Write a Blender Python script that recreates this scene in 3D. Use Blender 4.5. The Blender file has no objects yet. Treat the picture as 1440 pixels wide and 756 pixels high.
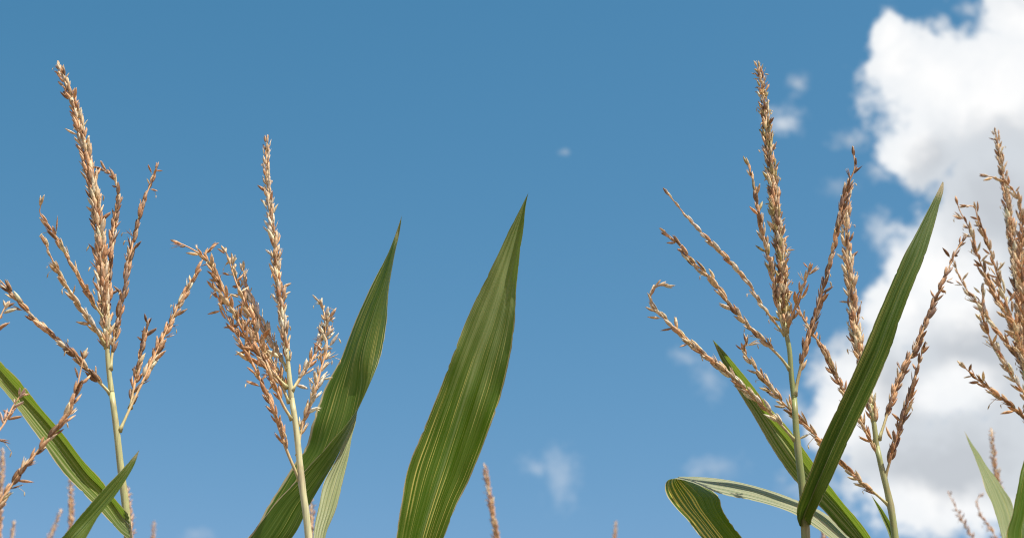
import bpy, math, random
from mathutils import Vector, Matrix

# ------------------------------------------------------------------ basics
scene = bpy.context.scene
COL = scene.collection
R = math.radians
rnd = random.Random(7)

PITCH = R(24.0)
HALF = math.tan(R(15.0))
CAM = Vector((0.0, 0.0, 1.5))
CP, SP = math.cos(PITCH), math.sin(PITCH)
Y0 = 1.5                                    # the vertical plane of the nearest plants


def at(px, py, Y):
    """the world point seen at a photograph position on the vertical plane y = Y"""
    x = (px - 720.0) / 720.0 * HALF
    y = -(py - 378.0) / 720.0 * HALF
    d = Vector((x, CP - y * SP, SP + y * CP))
    return CAM + d * (Y / d.y)


def mpp(p):
    """metres per photograph pixel at a world point"""
    d = (p - CAM).dot(Vector((0, CP, SP)))
    return d * HALF / 720.0


def lerp(a, b, t):
    return a + (b - a) * t


def mixc(a, b, t):
    return tuple(a[i] + (b[i] - a[i]) * t for i in range(3))


def catmull(P, n):
    """n+1 samples of a Catmull-Rom curve through the points P (uniform in arc length of the control polygon)"""
    L = [0.0]
    for i in range(1, len(P)):
        L.append(L[-1] + max((P[i] - P[i - 1]).length, 1e-6))
    out = []
    seg = 0
    for k in range(n + 1):
        s = L[-1] * k / n
        while seg < len(P) - 2 and s > L[seg + 1]:
            seg += 1
        t = (s - L[seg]) / (L[seg + 1] - L[seg])
        p1, p2 = P[seg], P[seg + 1]
        p0 = P[seg - 1] if seg > 0 else p1 * 2 - p2
        p3 = P[seg + 2] if seg + 2 < len(P) else p2 * 2 - p1
        h = L[seg + 1] - L[seg]
        h0 = (p1 - p0).length or h
        h2 = (p3 - p2).length or h
        m1 = ((p2 - p1) / h + (p1 - p0) / h0) * 0.5 * h
        m2 = ((p3 - p2) / h2 + (p2 - p1) / h) * 0.5 * h
        t2, t3 = t * t, t * t * t
        out.append(p1 * (2 * t3 - 3 * t2 + 1) + m1 * (t3 - 2 * t2 + t) + p2 * (-2 * t3 + 3 * t2) + m2 * (t3 - t2))
    return out


def frame(d):
    d = d.normalized()
    a = Vector((0, -1, 0.2)) if abs(d.y) < 0.85 else Vector((1, 0, 0))
    u = d.cross(a).normalized()
    v = u.cross(d).normalized()
    return d, u, v


class MB:
    """collects shapes and links them as one mesh object"""

    def __init__(self):
        self.v, self.f, self.c, self.m = [], [], [], []

    def tube(self, pts, rad, col, n=8, mat=0, cap=True):
        base = len(self.v)
        u = None
        for i, p in enumerate(pts):
            a = pts[max(0, i - 1)]
            b = pts[min(len(pts) - 1, i + 1)]
            d = (b - a).normalized()
            if u is None:
                _, u, _ = frame(d)
            u = (u - d * u.dot(d)).normalized()
            w = d.cross(u)
            r = rad(i / (len(pts) - 1)) if callable(rad) else rad
            c = col(i / (len(pts) - 1)) if callable(col) else col
            for k in range(n):
                an = 2 * math.pi * k / n
                self.v.append(p + (u * math.cos(an) + w * math.sin(an)) * r)
                self.c.append(c)
        for i in range(len(pts) - 1):
            for k in range(n):
                a0 = base + i * n + k
                a1 = base + i * n + (k + 1) % n
                self.f.append((a0, a1, a1 + n, a0 + n))
                self.m.append(mat)
        if cap:
            self.f.append(tuple(base + k for k in reversed(range(n))))
            self.m.append(mat)
            self.f.append(tuple(base + (len(pts) - 1) * n + k for k in range(n)))
            self.m.append(mat)

    PROFILE = ((0.0, 0.25), (0.12, 0.68), (0.36, 1.0), (0.62, 0.86), (0.84, 0.46), (1.0, 0.06))

    def husk(self, pos, d, side, ln, w, flat, col, bend=0.0, tip=None, root=None, n=6, mat=0):
        """one pointed, slightly bent husk; flat is its thickness along side"""
        d = d.normalized()
        side = (side - d * side.dot(d))
        side = side.normalized() if side.length > 1e-5 else frame(d)[1]
        w2 = d.cross(side)
        base = len(self.v)
        tip = tip or col
        root = root or col
        for t, r in self.PROFILE:
            ctr = pos + d * (ln * t) + side * (bend * ln * t * t)
            c = mixc(root, col, min(1, t / 0.35)) if t < 0.35 else mixc(col, tip, (t - 0.35) / 0.65)
            for k in range(n):
                an = 2 * math.pi * (k + 0.5) / n
                rr = 1.0 + (0.12 if k % 2 else -0.06)
                self.v.append(ctr + w2 * (math.cos(an) * w * r * rr) + side * (math.sin(an) * flat * r * rr))
                self.c.append(c)
        q = len(self.PROFILE)
        for i in range(q - 1):
            for k in range(n):
                a0 = base + i * n + k
                a1 = base + i * n + (k + 1) % n
                self.f.append((a0, a1, a1 + n, a0 + n))
                self.m.append(mat)
        self.f.append(tuple(base + k for k in reversed(range(n))))
        self.m.append(mat)
        self.f.append(tuple(base + (q - 1) * n + k for k in range(n)))
        self.m.append(mat)

    def build(self, name, mats, parent=None, uv=None):
        o_parent = parent
        base = Vector((0, 0, 0))
        q = parent
        while q is not None:
            base += q.location
            q = q.parent
        me = bpy.data.meshes.new(name)
        me.from_pydata([tuple(p - base) for p in self.v], [], self.f)
        for mt in (mats if isinstance(mats, (list, tuple)) else [mats]):
            me.materials.append(mt)
        me.polygons.foreach_set('material_index', self.m)
        me.polygons.foreach_set('use_smooth', [True] * len(self.f))
        if self.c:
            at_ = me.color_attributes.new('tint', 'FLOAT_COLOR', 'POINT')
            flat = []
            for c in self.c:
                flat += [c[0], c[1], c[2], 1.0]
            at_.data.foreach_set('color', flat)
        if uv is not None:
            lay = me.uv_layers.new(name='UVMap')
            for lp in me.loops:
                lay.data[lp.index].uv = uv[lp.vertex_index]
        me.update()
        o = bpy.data.objects.new(name, me)
        COL.objects.link(o)
        if o_parent is not None:
            o.parent = o_parent
        return o


# ------------------------------------------------------------------ materials
def new_mat(name):
    m = bpy.data.materials.new(name)
    m.use_nodes = True
    nt = m.node_tree
    nt.nodes.clear()
    return m, nt


def node(nt, typ, **kw):
    n = nt.nodes.new(typ)
    for k, v in kw.items():
        if k.startswith('i_'):
            n.inputs[k[2:].replace('_', ' ')].default_value = v
        else:
            setattr(n, k, v)
    return n


def math_n(nt, op, a, b=None, c=None, clamp=False):
    n = nt.nodes.new('ShaderNodeMath')
    n.operation = op
    n.use_clamp = clamp
    for i, x in enumerate((a, b, c)):
        if x is None:
            continue
        if isinstance(x, (int, float)):
            n.inputs[i].default_value = x
        else:
            nt.links.new(x, n.inputs[i])
    return n.outputs[0]


def mix_c(nt, fac, a, b, blend='MIX'):
    n = nt.nodes.new('ShaderNodeMix')
    n.data_type = 'RGBA'
    n.blend_type = blend
    for i, x in ((0, fac), (6, a), (7, b)):
        if isinstance(x, (int, float)):
            n.inputs[i].default_value = x
        elif isinstance(x, tuple):
            n.inputs[i].default_value = (x[0], x[1], x[2], 1)
        else:
            nt.links.new(x, n.inputs[i])
    return n.outputs[2]


def smooth(nt, x, lo, hi):
    n = nt.nodes.new('ShaderNodeMapRange')
    n.interpolation_type = 'SMOOTHSTEP'
    n.inputs['From Min'].default_value = lo
    n.inputs['From Max'].default_value = hi
    nt.links.new(x, n.inputs['Value'])
    return n.outputs['Result']


def plant_shader(nt, color, trans_color, trans, rough, bump=None, spec=0.4):
    p = node(nt, 'ShaderNodeBsdfPrincipled')
    p.inputs['Roughness'].default_value = rough
    p.inputs['Specular IOR Level'].default_value = spec
    nt.links.new(color, p.inputs['Base Color'])
    t = node(nt, 'ShaderNodeBsdfTranslucent')
    nt.links.new(trans_color, t.inputs['Color'])
    if bump is not None:
        nt.links.new(bump, p.inputs['Normal'])
    ms = node(nt, 'ShaderNodeMixShader')
    ms.inputs[0].default_value = trans
    nt.links.new(p.outputs[0], ms.inputs[1])
    nt.links.new(t.outputs[0], ms.inputs[2])
    out = node(nt, 'ShaderNodeOutputMaterial')
    nt.links.new(ms.outputs[0], out.inputs['Surface'])


def husk_material():
    m, nt = new_mat('dry_husk')
    a = node(nt, 'ShaderNodeAttribute', attribute_name='tint')
    g = node(nt, 'ShaderNodeNewGeometry')
    nz = node(nt, 'ShaderNodeTexNoise')
    nz.inputs['Scale'].default_value = 420.0
    nz.inputs['Detail'].default_value = 3.0
    nt.links.new(g.outputs['Position'], nz.inputs['Vector'])
    k = node(nt, 'ShaderNodeMapRange')
    k.inputs['From Min'].default_value = 0.3
    k.inputs['From Max'].default_value = 0.7
    k.inputs['To Min'].default_value = 0.6
    k.inputs['To Max'].default_value = 1.25
    nt.links.new(nz.outputs[0], k.inputs['Value'])
    c = mix_c(nt, 1.0, a.outputs['Color'], k.outputs[0], 'MULTIPLY')
    b = node(nt, 'ShaderNodeBump')
    b.inputs['Strength'].default_value = 0.35
    b.inputs['Distance'].default_value = 0.0006
    nt.links.new(nz.outputs[0], b.inputs['Height'])
    plant_shader(nt, c, c, 0.25, 0.5, b.outputs[0], 0.35)
    return m


def stem_material():
    m, nt = new_mat('stem_skin')
    a = node(nt, 'ShaderNodeAttribute', attribute_name='tint')
    g = node(nt, 'ShaderNodeNewGeometry')
    mp = node(nt, 'ShaderNodeMapping')
    mp.inputs['Scale'].default_value = (700, 700, 22)
    nt.links.new(g.outputs['Position'], mp.inputs['Vector'])
    nz = node(nt, 'ShaderNodeTexNoise')
    nz.inputs['Scale'].default_value = 1.0
    nz.inputs['Detail'].default_value = 4.0
    nt.links.new(mp.outputs[0], nz.inputs['Vector'])
    nz2 = node(nt, 'ShaderNodeTexNoise')
    nz2.inputs['Scale'].default_value = 60.0
    nt.links.new(g.outputs['Position'], nz2.inputs['Vector'])
    k = node(nt, 'ShaderNodeMapRange')
    k.inputs['From Min'].default_value = 0.3
    k.inputs['From Max'].default_value = 0.7
    k.inputs['To Min'].default_value = 0.75
    k.inputs['To Max'].default_value = 1.2
    nt.links.new(nz.outputs[0], k.inputs['Value'])
    c = mix_c(nt, 1.0, a.outputs['Color'], k.outputs[0], 'MULTIPLY')
    c = mix_c(nt, math_n(nt, 'MULTIPLY', smooth(nt, nz2.outputs[0], 0.52, 0.7), 0.5), c, (0.36, 0.27, 0.12))
    b = node(nt, 'ShaderNodeBump')
    b.inputs['Strength'].default_value = 0.3
    b.inputs['Distance'].default_value = 0.0005
    nt.links.new(nz.outputs[0], b.inputs['Height'])
    plant_shader(nt, c, c, 0.05, 0.45, b.outputs[0], 0.4)
    return m


def leaf_material(name, green, glow, streak=0.5, seed=0.0, pale=0.25, margin=(0.62, 0.54, 0.34), trans=0.4, rough=0.42, back=None, back_front=False, tip=None, srange=None, sscale=60, second=None, bold=False):
    """maize blade: fine parallel veins, yellow streaks along the blade, dry pale margin"""
    m, nt = new_mat(name)
    uv = node(nt, 'ShaderNodeUVMap', uv_map='UVMap')
    sx = node(nt, 'ShaderNodeSeparateXYZ')
    nt.links.new(uv.outputs[0], sx.inputs[0])
    u, v = sx.outputs[0], sx.outputs[1]

    def strn(su, sv, off, detail=2.0):
        cb = node(nt, 'ShaderNodeCombineXYZ')
        nt.links.new(math_n(nt, 'MULTIPLY', u, su), cb.inputs[0])
        nt.links.new(math_n(nt, 'MULTIPLY', v, sv), cb.inputs[1])
        cb.inputs[2].default_value = off + seed
        n = node(nt, 'ShaderNodeTexNoise')
        n.inputs['Scale'].default_value = 1.0
        n.inputs['Detail'].default_value = detail
        nt.links.new(cb.outputs[0], n.inputs['Vector'])
        return n.outputs[0]

    fine = strn(110, 5, 1.0)
    band = strn(26, 4.5, 5.0)
    streakn = strn(sscale, 3.5, 9.0, 1.0)
    patch = strn(5, 13, 14.0, 4.0)
    mott = strn(55, 190, 21.0, 3.0)
    wave = math_n(nt, 'SINE', math_n(nt, 'MULTIPLY', u, 190.0))
    # ---- colour of the blade itself
    c = mix_c(nt, smooth(nt, band, 0.42, 0.6), green, second or mixc(green, (0.16, 0.24, 0.05), 0.4))
    c = mix_c(nt, math_n(nt, 'MULTIPLY', smooth(nt, fine, 0.45, 0.75), 0.45), c, mixc(green, (0.3, 0.38, 0.08), 0.6))
    c = mix_c(nt, math_n(nt, 'MULTIPLY', smooth(nt, patch, 0.5, 0.8), pale), c, mixc(green, (0.30, 0.37, 0.1), 0.5))
    c = mix_c(nt, math_n(nt, 'MULTIPLY', smooth(nt, mott, 0.55, 0.8), 0.25), c, mixc(green, (0.3, 0.35, 0.1), 0.5))
    st = math_n(nt, 'MULTIPLY', smooth(nt, streakn, 0.585, 0.66), smooth(nt, patch, 0.36, 0.56))
    if bold:
        st = smooth(nt, strn(sscale, 1.6, 9.0, 0.0), 0.625, 0.67)
    st = math_n(nt, 'MULTIPLY', st, streak)
    if srange is not None:
        vv = math_n(nt, 'ADD', v, math_n(nt, 'MULTIPLY', strn(14, 2, 41.0), 0.16))
        st = math_n(nt, 'MULTIPLY', st, math_n(nt, 'MULTIPLY', smooth(nt, vv, srange[0], srange[0] + 0.05),
                                               math_n(nt, 'SUBTRACT', 1.0, smooth(nt, vv, srange[1] - 0.06, srange[1]))))
    yel = (0.62, 0.52, 0.08) if bold else (0.60, 0.56, 0.14)
    c = mix_c(nt, st, c, yel)
    # margin: distance to the nearer edge
    e = math_n(nt, 'MINIMUM', u, math_n(nt, 'SUBTRACT', 1.0, u))
    ew = math_n(nt, 'ADD', math_n(nt, 'MULTIPLY', strn(3, 30, 31.0, 4.0), 0.055), 0.0)
    em = math_n(nt, 'SUBTRACT', 1.0, math_n(nt, 'DIVIDE', e, ew), clamp=True)
    em = smooth(nt, em, 0.0, 0.5)
    c = mix_c(nt, math_n(nt, 'MULTIPLY', em, 0.8), c, margin)
    # dry brown tip and scattered brown specks
    at3 = node(nt, 'ShaderNodeAttribute', attribute_name='tint')
    s3 = node(nt, 'ShaderNodeSeparateColor')
    nt.links.new(at3.outputs['Color'], s3.inputs[0])
    tt = math_n(nt, 'ADD', s3.outputs[0], math_n(nt, 'MULTIPLY', strn(9, 25, 51.0, 4.0), 0.06))
    dry = smooth(nt, tt, 0.965, 1.005)
    c = mix_c(nt, math_n(nt, 'MULTIPLY', dry, 0.85), c, (0.50, 0.42, 0.25))
    sp_ = smooth(nt, strn(30, 170, 61.0, 2.0), 0.72, 0.78)
    c = mix_c(nt, math_n(nt, 'MULTIPLY', sp_, 0.7), c, (0.28, 0.20, 0.09))
    # midrib line
    md = math_n(nt, 'ABSOLUTE', math_n(nt, 'SUBTRACT', u, 0.5))
    mdm = math_n(nt, 'SUBTRACT', 1.0, smooth(nt, md, 0.004, 0.02))
    c = mix_c(nt, math_n(nt, 'MULTIPLY', mdm, 0.35), c, (0.3, 0.36, 0.16))
    if tip is not None:          # bleaching tip, with the sky's sheen painted in as paler colour
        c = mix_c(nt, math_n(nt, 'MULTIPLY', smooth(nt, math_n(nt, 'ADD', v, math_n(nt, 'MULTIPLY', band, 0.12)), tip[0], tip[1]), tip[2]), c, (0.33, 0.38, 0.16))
    if back is not None:         # its other face: sunlight painted as bleached pale, cast shadows as darker bands
        g = node(nt, 'ShaderNodeNewGeometry')
        pc = mix_c(nt, smooth(nt, band, 0.5, 0.6), back, (0.17, 0.235, 0.11))
        f = g.outputs['Backfacing']
        if back_front:
            f = math_n(nt, 'SUBTRACT', 1.0, f)
        c = mix_c(nt, f, c, pc)
    # ---- light coming through
    t = mix_c(nt, smooth(nt, band, 0.35, 0.68), glow, mixc(glow, (0.4, 0.5, 0.1), 0.35))
    t = mix_c(nt, st, t, (0.85, 0.78, 0.2))
    t = mix_c(nt, math_n(nt, 'MULTIPLY', em, 0.7), t, (0.6, 0.5, 0.25))
    h = math_n(nt, 'ADD', math_n(nt, 'MULTIPLY', wave, 0.25), math_n(nt, 'ADD', fine, band))
    b = node(nt, 'ShaderNodeBump')
    b.inputs['Strength'].default_value = 0.45
    b.inputs['Distance'].default_value = 0.0009
    nt.links.new(h, b.inputs['Height'])
    plant_shader(nt, c, t, trans, rough, b.outputs[0], 0.28)
    return m


HUSK = husk_material()
STEM = stem_material()
GREEN = (0.056, 0.118, 0.009)
GLOW = (0.16, 0.31, 0.006)
LEAF = leaf_material('leaf_blade', (0.040, 0.086, 0.008), GLOW, 0.6, 0.0, 0.15)
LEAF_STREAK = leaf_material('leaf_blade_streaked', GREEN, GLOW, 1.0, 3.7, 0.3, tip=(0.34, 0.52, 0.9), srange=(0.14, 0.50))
LEAF_PLAIN = leaf_material('leaf_blade_plain', (0.046, 0.100, 0.016), GLOW, 0.6, 8.1, 0.5, trans=0.18)
LEAF_FRESH = leaf_material('leaf_blade_fresh', (0.13, 0.20, 0.045), GLOW, 0.5, 5.5, 0.4)
LEAF_PALE = leaf_material('leaf_blade_pale', (0.085, 0.15, 0.022), (0.16, 0.28, 0.015), 0.3, 12.9, 0.3, second=(0.37, 0.39, 0.19))
LEAF_SOFT = leaf_material('leaf_blade_soft', (0.24, 0.30, 0.13), (0.16, 0.28, 0.03), 0.3, 6.9, 0.3, second=(0.32, 0.37, 0.19))
LEAF_BLEACHED = leaf_material('leaf_blade_bleached', (0.37, 0.42, 0.22), (0.2, 0.3, 0.06), 0.3, 14.9, 0.6, trans=0.25)
LEAF_GOLD = leaf_material('leaf_blade_gold_striped', (0.036, 0.080, 0.008), GLOW, 1.0, 17.3, 0.2, margin=(0.72, 0.66, 0.42), back=(0.46, 0.48, 0.30), back_front=True, sscale=22, bold=True)

# husk colours (linear)
CREAM = (0.90, 0.77, 0.52)
STRAW = (0.86, 0.65, 0.37)
TAN = (0.76, 0.475, 0.235)
RUST = (0.58, 0.315, 0.14)
BROWN = (0.33, 0.18, 0.08)
DUSK = (0.38, 0.255, 0.17)
OLIVE = (0.52, 0.44, 0.17)
WHITE = (0.93, 0.86, 0.68)
STEMG = (0.27, 0.32, 0.105)
STEMY = (0.52, 0.52, 0.24)
STEMC = (0.62, 0.62, 0.33)

PAL = {
    'spike': ((TAN, 4), (STRAW, 5), (RUST, 2), (CREAM, 4), (BROWN, 2)),
    'pale': ((CREAM, 5), (STRAW, 4), (WHITE, 4), (TAN, 2), (RUST, 1)),
    'tan': ((TAN, 5), (STRAW, 4), (RUST, 3), (CREAM, 3), (BROWN, 1)),
    'rust': ((RUST, 4), (TAN, 5), (BROWN, 3), (STRAW, 2), (CREAM, 1)),
    'dark': ((BROWN, 5), (RUST, 4), (DUSK, 4), (TAN, 2), (STRAW, 1)),
    'olive': ((OLIVE, 4), (STRAW, 3), (TAN, 3), (BROWN, 3), (CREAM, 2)),
    'far': ((TAN, 4), (RUST, 3), (STRAW, 3), ((0.5, 0.3, 0.2), 1)),
    'pink': (((0.62, 0.42, 0.30), 3), ((0.75, 0.57, 0.43), 2), (TAN, 2)),
}


def pick(pal):
    tot = sum(w for _, w in PAL[pal])
    x = rnd.random() * tot
    for c, w in PAL[pal]:
        x -= w
        if x <= 0:
            break
    k = rnd.uniform(0.78, 1.18)
    return tuple(min(0.9, q * k) for q in c)


# ------------------------------------------------------------------ builders
def spikelet(mb, pos, d, out, ln, pal, opened):
    c = pick(pal)
    tip = mixc(c, BROWN if rnd.random() < 0.5 else CREAM, rnd.uniform(0.0, 0.5))
    root = mixc(c, STRAW, 0.25)
    ln *= rnd.choice((0.8, 0.95, 1.0, 1.05, 1.12))
    w = ln * rnd.uniform(0.115, 0.175)
    bend = rnd.uniform(-0.22, 0.14)
    if opened:
        # two glumes gaping apart, and sometimes a pale anther or lemma between them
        sp = rnd.uniform(0.10, 0.34)
        side = (out + Vector((rnd.uniform(-.6, .6), rnd.uniform(-.6, .6), rnd.uniform(-.6, .6)))).normalized()
        mb.husk(pos, d + side * sp, side, ln, w * 0.8, w * 0.22, c, rnd.uniform(-0.2, 0.1), tip, root)
        mb.husk(pos, d - side * sp, side, ln * rnd.uniform(.85, 1.0), w * 0.8, w * 0.22, pick(pal), rnd.uniform(-0.1, 0.2), tip, root)
        if rnd.random() < 0.25:     # a dry anther still hanging out on its thread
            e2 = pos + d * ln * 0.8 + side * ln * rnd.uniform(0.2, 0.5) + Vector((0, 0, -ln * rnd.uniform(0.0, 0.5)))
            mb.tube([pos + d * ln * 0.5, e2], ln * 0.018, CREAM, 4)
            mb.husk(e2, Vector((rnd.uniform(-.5, .5), rnd.uniform(-.5, .5), -1)), side, ln * 0.38, ln * 0.05, ln * 0.045, (0.75, 0.6, 0.3), n=5)
        if rnd.random() < 0.5:
            mb.husk(pos + d * ln * 0.2, d, side, ln * 0.75, w * 0.45, w * 0.3, WHITE, 0.0, CREAM, CREAM, n=5)
    else:
        mb.husk(pos, d, out, ln, w, w * rnd.uniform(0.6, 0.85), c, bend, tip, root)
        if rnd.random() < 0.5:      # the second glume shows as a thin pale edge beside the first
            s2 = d.cross(out).normalized() * (1 if rnd.random() < .5 else -1)
            mb.husk(pos + out * w * 0.3, d + s2 * 0.08 + out * 0.05, out, ln * 0.92, w * 0.62, w * 0.3,
                    mixc(c, CREAM, 0.4), bend, tip, root)


def dress(mb, pts, rad, ln, step, spread, ranks, pal, start=0.06, opened=0.15, loose=0.1, tipfan=3, taper=0.65, gap=0.0):
    """set spikelets along a curve, from its base to its tip"""
    # arc length
    L = [0.0]
    for i in range(1, len(pts)):
        L.append(L[-1] + (pts[i] - pts[i - 1]).length)
    tot = L[-1]
    s = tot * start
    az = rnd.random() * 6.28
    i = 0
    cnt = 0
    while s < tot * 0.985:
        while i < len(pts) - 2 and s > L[i + 1]:
            i += 1
        t = (s - L[i]) / max(L[i + 1] - L[i], 1e-9)
        p = pts[i].lerp(pts[i + 1], t)
        d = (pts[i + 1] - pts[i]).normalized()
        _, u, w = frame(d)
        q = s / tot
        size = ln * (1.0 - (1 - taper) * max(0.0, (q - 0.55) / 0.45) ** 1.5) * (0.8 + 0.2 * min(1, q / 0.15))
        for pr in range(2):
            if rnd.random() < gap * (0.4 + q) or (q > 0.8 and ranks == 2 and rnd.random() < 0.4):
                continue
            a = az + (pr - 0.5) * rnd.uniform(0.7, 1.3) + rnd.uniform(-.25, .25)
            out = u * math.cos(a) + w * math.sin(a)
            sp = spread * rnd.uniform(0.6, 1.4)
            if rnd.random() < loose * (0.5 + q) + (0.25 if q > 0.82 and ranks == 2 else 0):
                sp += rnd.uniform(0.35, 0.9)
            dd = (d * math.cos(sp) + out * math.sin(sp)).normalized()
            root_p = p + out * rad * 0.8
            if pr == 1 and rnd.random() < 0.6:      # the stalked one of the pair
                q2 = root_p + dd * size * 0.28
                mb.tube([root_p, q2], size * 0.022, STEMY, 4)
                root_p = q2
            spikelet(mb, root_p, dd, out, size * rnd.uniform(0.82, 1.12), pal, rnd.random() < opened * 1.7)
        cnt += 1
        az += (math.pi if ranks == 2 else 2.3999) + rnd.uniform(-.35, .35) + (0.12 if ranks == 2 else 0)
        s += step * rnd.uniform(0.65, 1.3)
    # the tip
    d = (pts[-1] - pts[-2]).normalized()
    _, u, w = frame(d)
    for k in range(tipfan):
        a = rnd.random() * 6.28
        out = u * math.cos(a) + w * math.sin(a)
        sp = rnd.uniform(0.05, 0.5 if loose > 0.12 else 0.2)
        spikelet(mb, pts[-1] - d * ln * 0.35, d * math.cos(sp) + out * math.sin(sp), out, ln * taper * rnd.uniform(0.9, 1.15),
                 pal, rnd.random() < opened)


def path(pix, Ya, Yb, n=None, jit=0.0, bow=0.0):
    """pixel polyline from base to tip, its distance going from Ya to Yb"""
    m = len(pix)
    seg = [0.0]
    for i in range(1, m):
        seg.append(seg[-1] + math.hypot(pix[i][0] - pix[i - 1][0], pix[i][1] - pix[i - 1][1]))
    P = []
    for i, (x, y) in enumerate(pix):
        t = seg[i] / seg[-1]
        P.append(at(x, y, lerp(Ya, Yb, t) + bow * math.sin(math.pi * t)))
    return catmull(P, n or max(10, int(seg[-1] / 7)))


def branch(parent, pix, Y, dY, pal, ln=0.0118, step=0.0052, spread=0.22, rad=0.0013, start=0.08, opened=0.15, loose=0.1,
           gap=0.0, tipfan=3, taper=0.7, name='side_branch', stem=STEMY, bow=0.0):
    """pix runs from the tip to the base"""
    pts = path(list(reversed(pix)), Y, Y + dY, bow=bow)
    mb = MB()
    mb.tube(pts, lambda t: rad * (1.0 - 0.6 * t) * (1 + 0.9 * math.exp(-(t / 0.02) ** 2)), lambda t: mixc(stem, TAN, min(1, t * 4)), 6, mat=1)
    dress(mb, pts, rad, ln, step, spread, 2, pal, start, opened, loose, tipfan, taper, gap)
    return mb.build(name, [HUSK, STEM], parent)


def spike(parent, pix, Y, dY, pal, ln=0.0108, step=0.0021, spread=0.27, rad=0.0026, start=0.0, opened=0.12, loose=0.05,
          taper=0.55, anthers=0, stem=STEMY, bow=0.0):
    pts = path(list(reversed(pix)), Y, Y + dY, bow=bow)
    mb = MB()
    mb.tube(pts, lambda t: rad * (1.0 - 0.65 * t), lambda t: mixc(stem, STRAW, min(1, t * 6)), 7, mat=1)
    dress(mb, pts, rad, ln, step, spread, 5, pal, start, opened, loose, 5, taper)
    for k in range(anthers):                       # spent yellow anthers caught between the husks
        i = rnd.randrange(3, len(pts) - 2)
        d = (pts[i + 1] - pts[i]).normalized()
        _, u, w = frame(d)
        a = rnd.random() * 6.28
        out = u * math.cos(a) + w * math.sin(a)
        p = pts[i] + out * ln * rnd.uniform(0.3, 0.5)
        dd = Vector((rnd.uniform(-1, 1), rnd.uniform(-1, 1), rnd.uniform(-1.2, .6))).normalized()
        mb.husk(p, dd, out, ln * rnd.uniform(.35, .55), ln * .055, ln * .05, (0.72, 0.56, 0.22), 0, None, None, 5)
    return mb.build('central_spike', [HUSK, STEM], parent)


PLANTS = []


def plant(name, label, pix_stalk, Y, radii, cols, group='maize plants reaching into the sky', lean=0.0, tass=None, nodes=()):
    """Empty on the ground > stalk (ground to where the tassel begins). pix_stalk runs from the top down."""
    top = [at(x, y, Y) for x, y in pix_stalk]
    b = top[-1]
    base = Vector((b.x + lean, b.y + rnd.uniform(-.02, .03), 0.0))
    e = bpy.data.objects.new(name, None)
    e.empty_display_size = 0.1
    COL.objects.link(e)
    e.location = base
    e['label'] = label
    e['category'] = 'maize plant'
    e['group'] = group
    P = list(top)
    for k in range(1, 9):
        t = k / 8.0
        P.append(Vector((lerp(b.x, base.x, t) + math.sin(t * 3.1) * lean * 0.3, lerp(b.y, base.y, t), lerp(b.z, -0.03, t))))
    P.reverse()
    n = 150
    pts = catmull(P, n)
    zs, ze = pts[0].z, pts[-1].z
    zb = b.z

    nds = [0.12, 0.28, 0.46, 0.65, 0.85, 1.05, 1.25, 1.45, 1.63] + [at(0, y, Y).z for y in nodes]

    def rad(t):
        z = pts[min(n, int(round(t * n)))].z
        if z > zb:
            q = (z - zb) / max(ze - zb, 1e-6)
            r = lerp(radii[1], radii[0], q)
        else:
            r = lerp(0.0135, radii[1], max(0, z / zb) ** 0.7)
        for q in nds:
            r *= 1 + 0.22 * math.exp(-((z - q) / 0.004) ** 2)
        return r

    def col(t):
        z = pts[min(n, int(round(t * n)))].z
        q = max(0.0, min(1.0, (z - zb) / max(ze - zb, 1e-6)))
        c = mixc(cols[1], cols[0], q)
        for k in nds:
            c = mixc(c, (0.4, 0.33, 0.2), 0.7 * math.exp(-((z - k) / 0.005) ** 2))
        return c

    # resample finely around the visible part
    mb = MB()
    mb.tube(pts, rad, col, 12)
    mb.build('stalk', STEM, e)
    return e


def tassel(parent, pix, Y, r0, r1, col=STEMG):
    """upper axis of the tassel, from the first branch up to where the spike begins; pix from top down"""
    pts = path(list(reversed(pix)), Y, Y, n=24)
    mb = MB()
    mb.tube(pts, lambda t: lerp(r1, r0, t), lambda t: mixc(col, STEMY, 0.3 * t), 10)
    return mb.build('tassel', STEM, parent)


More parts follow.
